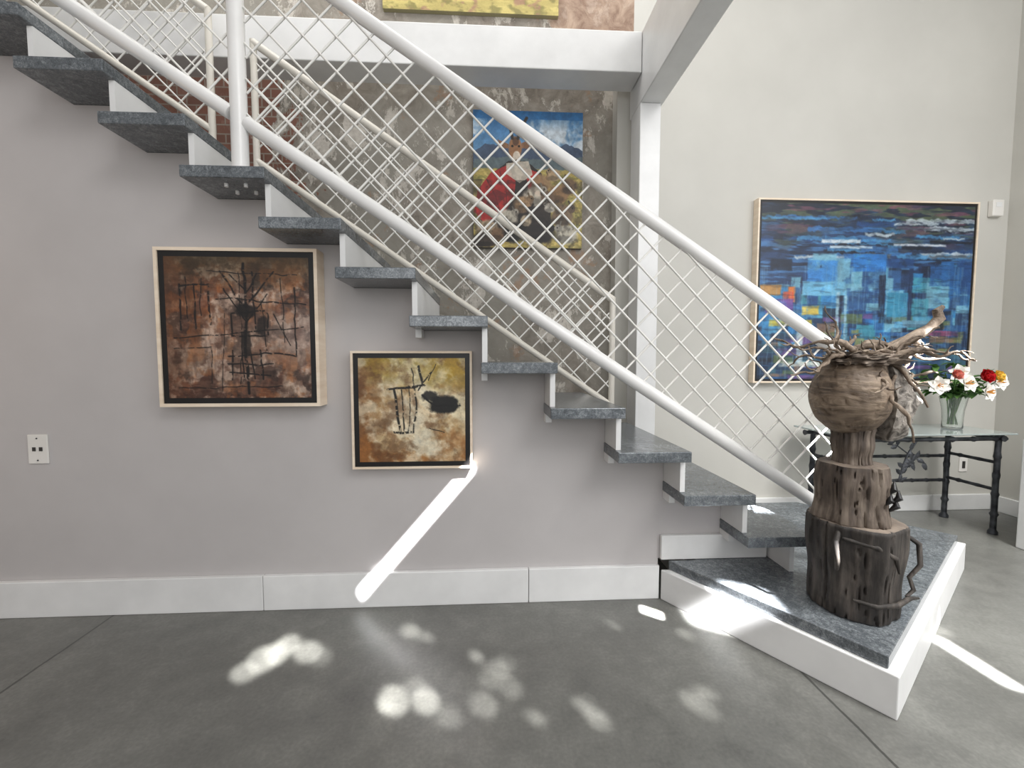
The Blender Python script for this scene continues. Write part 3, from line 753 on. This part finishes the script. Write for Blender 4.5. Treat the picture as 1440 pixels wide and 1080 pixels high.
def fl(kind,head,mat,seed,label,cat,face=(0,-1,.3),group=None,big=1.0):
    rs=random.Random(seed)
    h=Vector(head); base=(VX+rs.uniform(-.02,.02),VY+rs.uniform(-.02,.02),VZ+.03)
    e=empty(kind,base,label,cat,group)
    neck=Vector((VX+(h.x-VX)*.2,VY+(h.y-VY)*.2,VZ+.2))
    tube('stem',[base,tuple(neck),tuple(h.lerp(neck,.4)),tuple(h)],[.003,.003,.0028,.0025],m_stem,e,8)
    fd=Vector(face).normalized()
    a=fd.cross(Vector((0,0,1))).normalized();b=fd.cross(a)
    if kind=='lily':
        for t in [i*math.pi/3+seed for i in range(6)]:
            v,f=petalvf(h,(fd*.55+(a*math.cos(t)+b*math.sin(t))*1.0),.060*big,.05*big,.2,nrm=tuple(fd)); mobj('petal',v,f,mat,e,True)
        for t in [i*1.256 for i in range(5)]:
            tube('stamen',[h,h+fd*.04+(a*math.cos(t)+b*math.sin(t))*.012],[.0012,.003],m_sta,e,6)
    elif kind=='rose':
        for ring,(n,tilt,l,w) in enumerate([(3,.12,.042,.036),(5,.4,.042,.048),(6,.8,.042,.054),(7,1.3,.040,.054)]):
            for i in range(n):
                t=i*2*math.pi/n+ring*.5
                v,f=petalvf(h,(fd+(a*math.cos(t)+b*math.sin(t))*tilt),l*big,w*big,-.3+.12*ring,nrm=tuple(fd)); mobj('petal',v,f,mat,e,True)
    for i in range(4 if kind!='sprig' else 12):
        q=neck.lerp(h,rs.uniform(.2,.98)); an=rs.uniform(0,6.28)
        v,f=petalvf(q,(math.cos(an),math.sin(an)*.7,rs.uniform(-.3,.8)),rs.uniform(.045,.075),.034,.3,4,3); mobj('leaf',v,f,m_green,e,True)
    return e
VT=VZ+.2
RG='roses in the vase'
fl('rose',(2.93,2.38,VT+.13),m_red,1,'red rose in the clear glass vase','flower',(0,-1,.35),RG,1.35)
fl('rose',(3.03,2.40,VT+.13),m_yel,2,'yellow rose in the clear glass vase','flower',(.2,-1,.35),RG,1.15)
fl('rose',(2.78,2.40,VT+.14),m_pink,3,'pink rose in the clear glass vase','flower',(-.2,-1,.35),RG,1.0)
LG='white lilies in the vase'; LL='open white lily in the clear glass vase'
fl('lily',(2.85,2.40,VT+.09),m_lily,4,LL,'flower',group=LG)
fl('lily',(2.98,2.40,VT+.04),m_lily,5,LL,'flower',(.2,-1,.1),group=LG)
fl('lily',(3.10,2.44,VT+.10),m_lily,6,LL,'flower',(0,-1,.15),group=LG)
fl('lily',(2.87,2.46,VT+.15),m_lily,7,LL,'flower',(-.5,-1,.1),group=LG)
fl('lily',(2.72,2.44,VT+.08),m_lily,8,LL,'flower',(-.5,-.9,.0),group=LG)
for i,(x,y,z) in enumerate([(2.74,2.5,.04),(2.70,2.52,.15),(2.78,2.52,.20),(3.10,2.52,.03),(3.13,2.5,.17),(3.03,2.56,.20),(2.95,2.56,.22),(2.86,2.45,.02),(3.0,2.5,.14),(2.83,2.5,.15)]):
    fl('sprig',(x,y,VT+z),m_green,20+i,'leafy green sprig in the clear glass vase','foliage',group='green sprigs in the vase')

# ------------------------------------------------------------ lights
def area(name,loc,target,sx,sy,power,col=(1,1,1),spread=None,xaxis=None):
    l=bpy.data.lights.new(name,'AREA'); l.shape='RECTANGLE'; l.size=sx; l.size_y=sy; l.energy=power; l.color=col
    if spread: l.spread=math.radians(spread)
    o=bpy.data.objects.new(name,l); C.objects.link(o)
    d=(Vector(target)-Vector(loc)).normalized(); z=-d
    x=Vector(xaxis).normalized() if xaxis else Vector((0,0,1)).cross(z).normalized()
    x=(x-z*x.dot(z)).normalized(); y=z.cross(x)
    o.matrix_world=Matrix.Translation(loc)@Matrix((x,y,z)).transposed().to_4x4()
    return o
area('window_light',(2.0,-1.7,3.8),(.1,1.9,.9),2.2,1.5,90,(1,.99,.98))
area('front_fill_light',(.2,-2.8,2.1),(-.4,1.9,1.0),3.4,2.0,38,(1,.99,.985))  # added frontal fill that brightens the stair wall and rails
area('side_window_light',(3.3,-.6,2.4),(1.0,2.4,.9),1.6,2.2,34,(.985,.99,1.0))
area('upper_light',(-.7,1.9,4.2),(-.7,2.4,0),4.0,1.2,42,(1,.99,.97))
area('floor_fill_light',(2.5,.2,3.4),(2.4,1.3,0),.8,.8,30,(1,.99,.97),70)  # fill lamp added overhead to lift the floor on the right
area('warm_light',(-3.6,.9,1.5),(-2.6,1.8,1.2),.5,.8,4,(1,.62,.32))
d=Vector((-.35,.62,-.70)).normalized()
w_=Vector((-.656,0,-.755))
def beam(name,center,wdir,length,width,power,dist=2.6,spread=.6):
    wdir=Vector(wdir).normalized(); e_=wdir-d*wdir.dot(d); le=e_.length
    c_=Vector(center)-d*dist
    return area(name,tuple(c_),center,length*le,width,power,(.98,.98,1.0),spread,tuple(e_))
beam('sun_slit',(-.315,1.82,.32),w_,.74,.034,3.0,2.6,.9)
beam('sun_slit_floor',(1.70,1.36,0),(0,1,0),.26,.03,1.5,2.3,1.4)
beam('sun_slit_small',(.68,1.70,0),(.7,-.5,0),.08,.04,1.2,2.3,.8)
beam('sun_slit_platform',(.98,1.50,.176),(.8,-.45,0),.14,.12,2.6,2.3,1.8)
beam('sun_slit_tread',(1.22,2.0,.35),(1,0,0),.2,.16,4,2.3,2)
def spot(loc,target,r,power,blend,soft):
    l=bpy.data.lights.new('sun_dapple','SPOT'); l.energy=power; dist=(Vector(target)-Vector(loc)).length
    l.spot_size=max(math.radians(1),2*math.atan(r/dist)); l.spot_blend=blend; l.shadow_soft_size=soft; l.color=(1,.985,.96)
    l.specular_factor=.25
    o=bpy.data.objects.new('sun_dapple',l); C.objects.link(o); o.location=loc
    o.rotation_euler=(Vector(target)-Vector(loc)).to_track_quat('-Z','Y').to_euler()
rs=random.Random(11)
for (x,y,r,p) in [(-.80,1.50,.06,.7),(-.75,1.575,.05,.7),(-.83,1.44,.045,.6),(-.77,1.53,.05,.6),(-.66,1.53,.05,.7),(-.60,1.50,.04,.25),(-.31,1.63,.04,.5),(-.24,1.59,.03,.3),(-.30,1.29,.05,1.0),(-.20,1.285,.045,.7),(-.24,1.34,.04,.25),(-.02,1.26,.045,.3),(.03,1.41,.04,.3),(.06,1.33,.045,.2),(.0,1.36,.035,.2),
   (.318,1.19,.035,.4),(.28,1.24,.022,.4),(.646,1.22,.045,.3),(.68,1.27,.025,.3),(.757,1.549,.03,.3),(-.12,1.22,.035,.2),(1.75,1.55,.05,.3),(1.5,.95,.06,.3),(.14,1.2,.025,.3),(.5,1.62,.025,.2),(-.05,1.48,.02,.4)]:
    # each opening in the foliage throws a brighter core and a dimmer off-centre fringe
    t=Vector((x,y,0)); spot(tuple(t-d*3.0),tuple(t),r*1.05,1900*p,.5,.015)
    t=Vector((x+rs.uniform(-.03,.03),y+rs.uniform(-.03,.03),0)); spot(tuple(t-d*3.0),tuple(t),r*rs.uniform(.6,1.0),700*p,.5,.01)

wd=bpy.data.worlds.new('world'); sc.world=wd; wd.use_nodes=True
bg=wd.node_tree.nodes['Background']; bg.inputs[0].default_value=(.98,.99,1,1); bg.inputs[1].default_value=.6

# ------------------------------------------------------------ camera
cam=bpy.data.cameras.new('camera'); co_=bpy.data.objects.new('camera',cam); C.objects.link(co_)
cam.sensor_width=36; cam.lens=600/1440*36; cam.clip_start=.05
co_.location=(0,0,1.063)
co_.rotation_euler=(math.radians(90-3.34),0,math.radians(-3.1))
sc.camera=co_
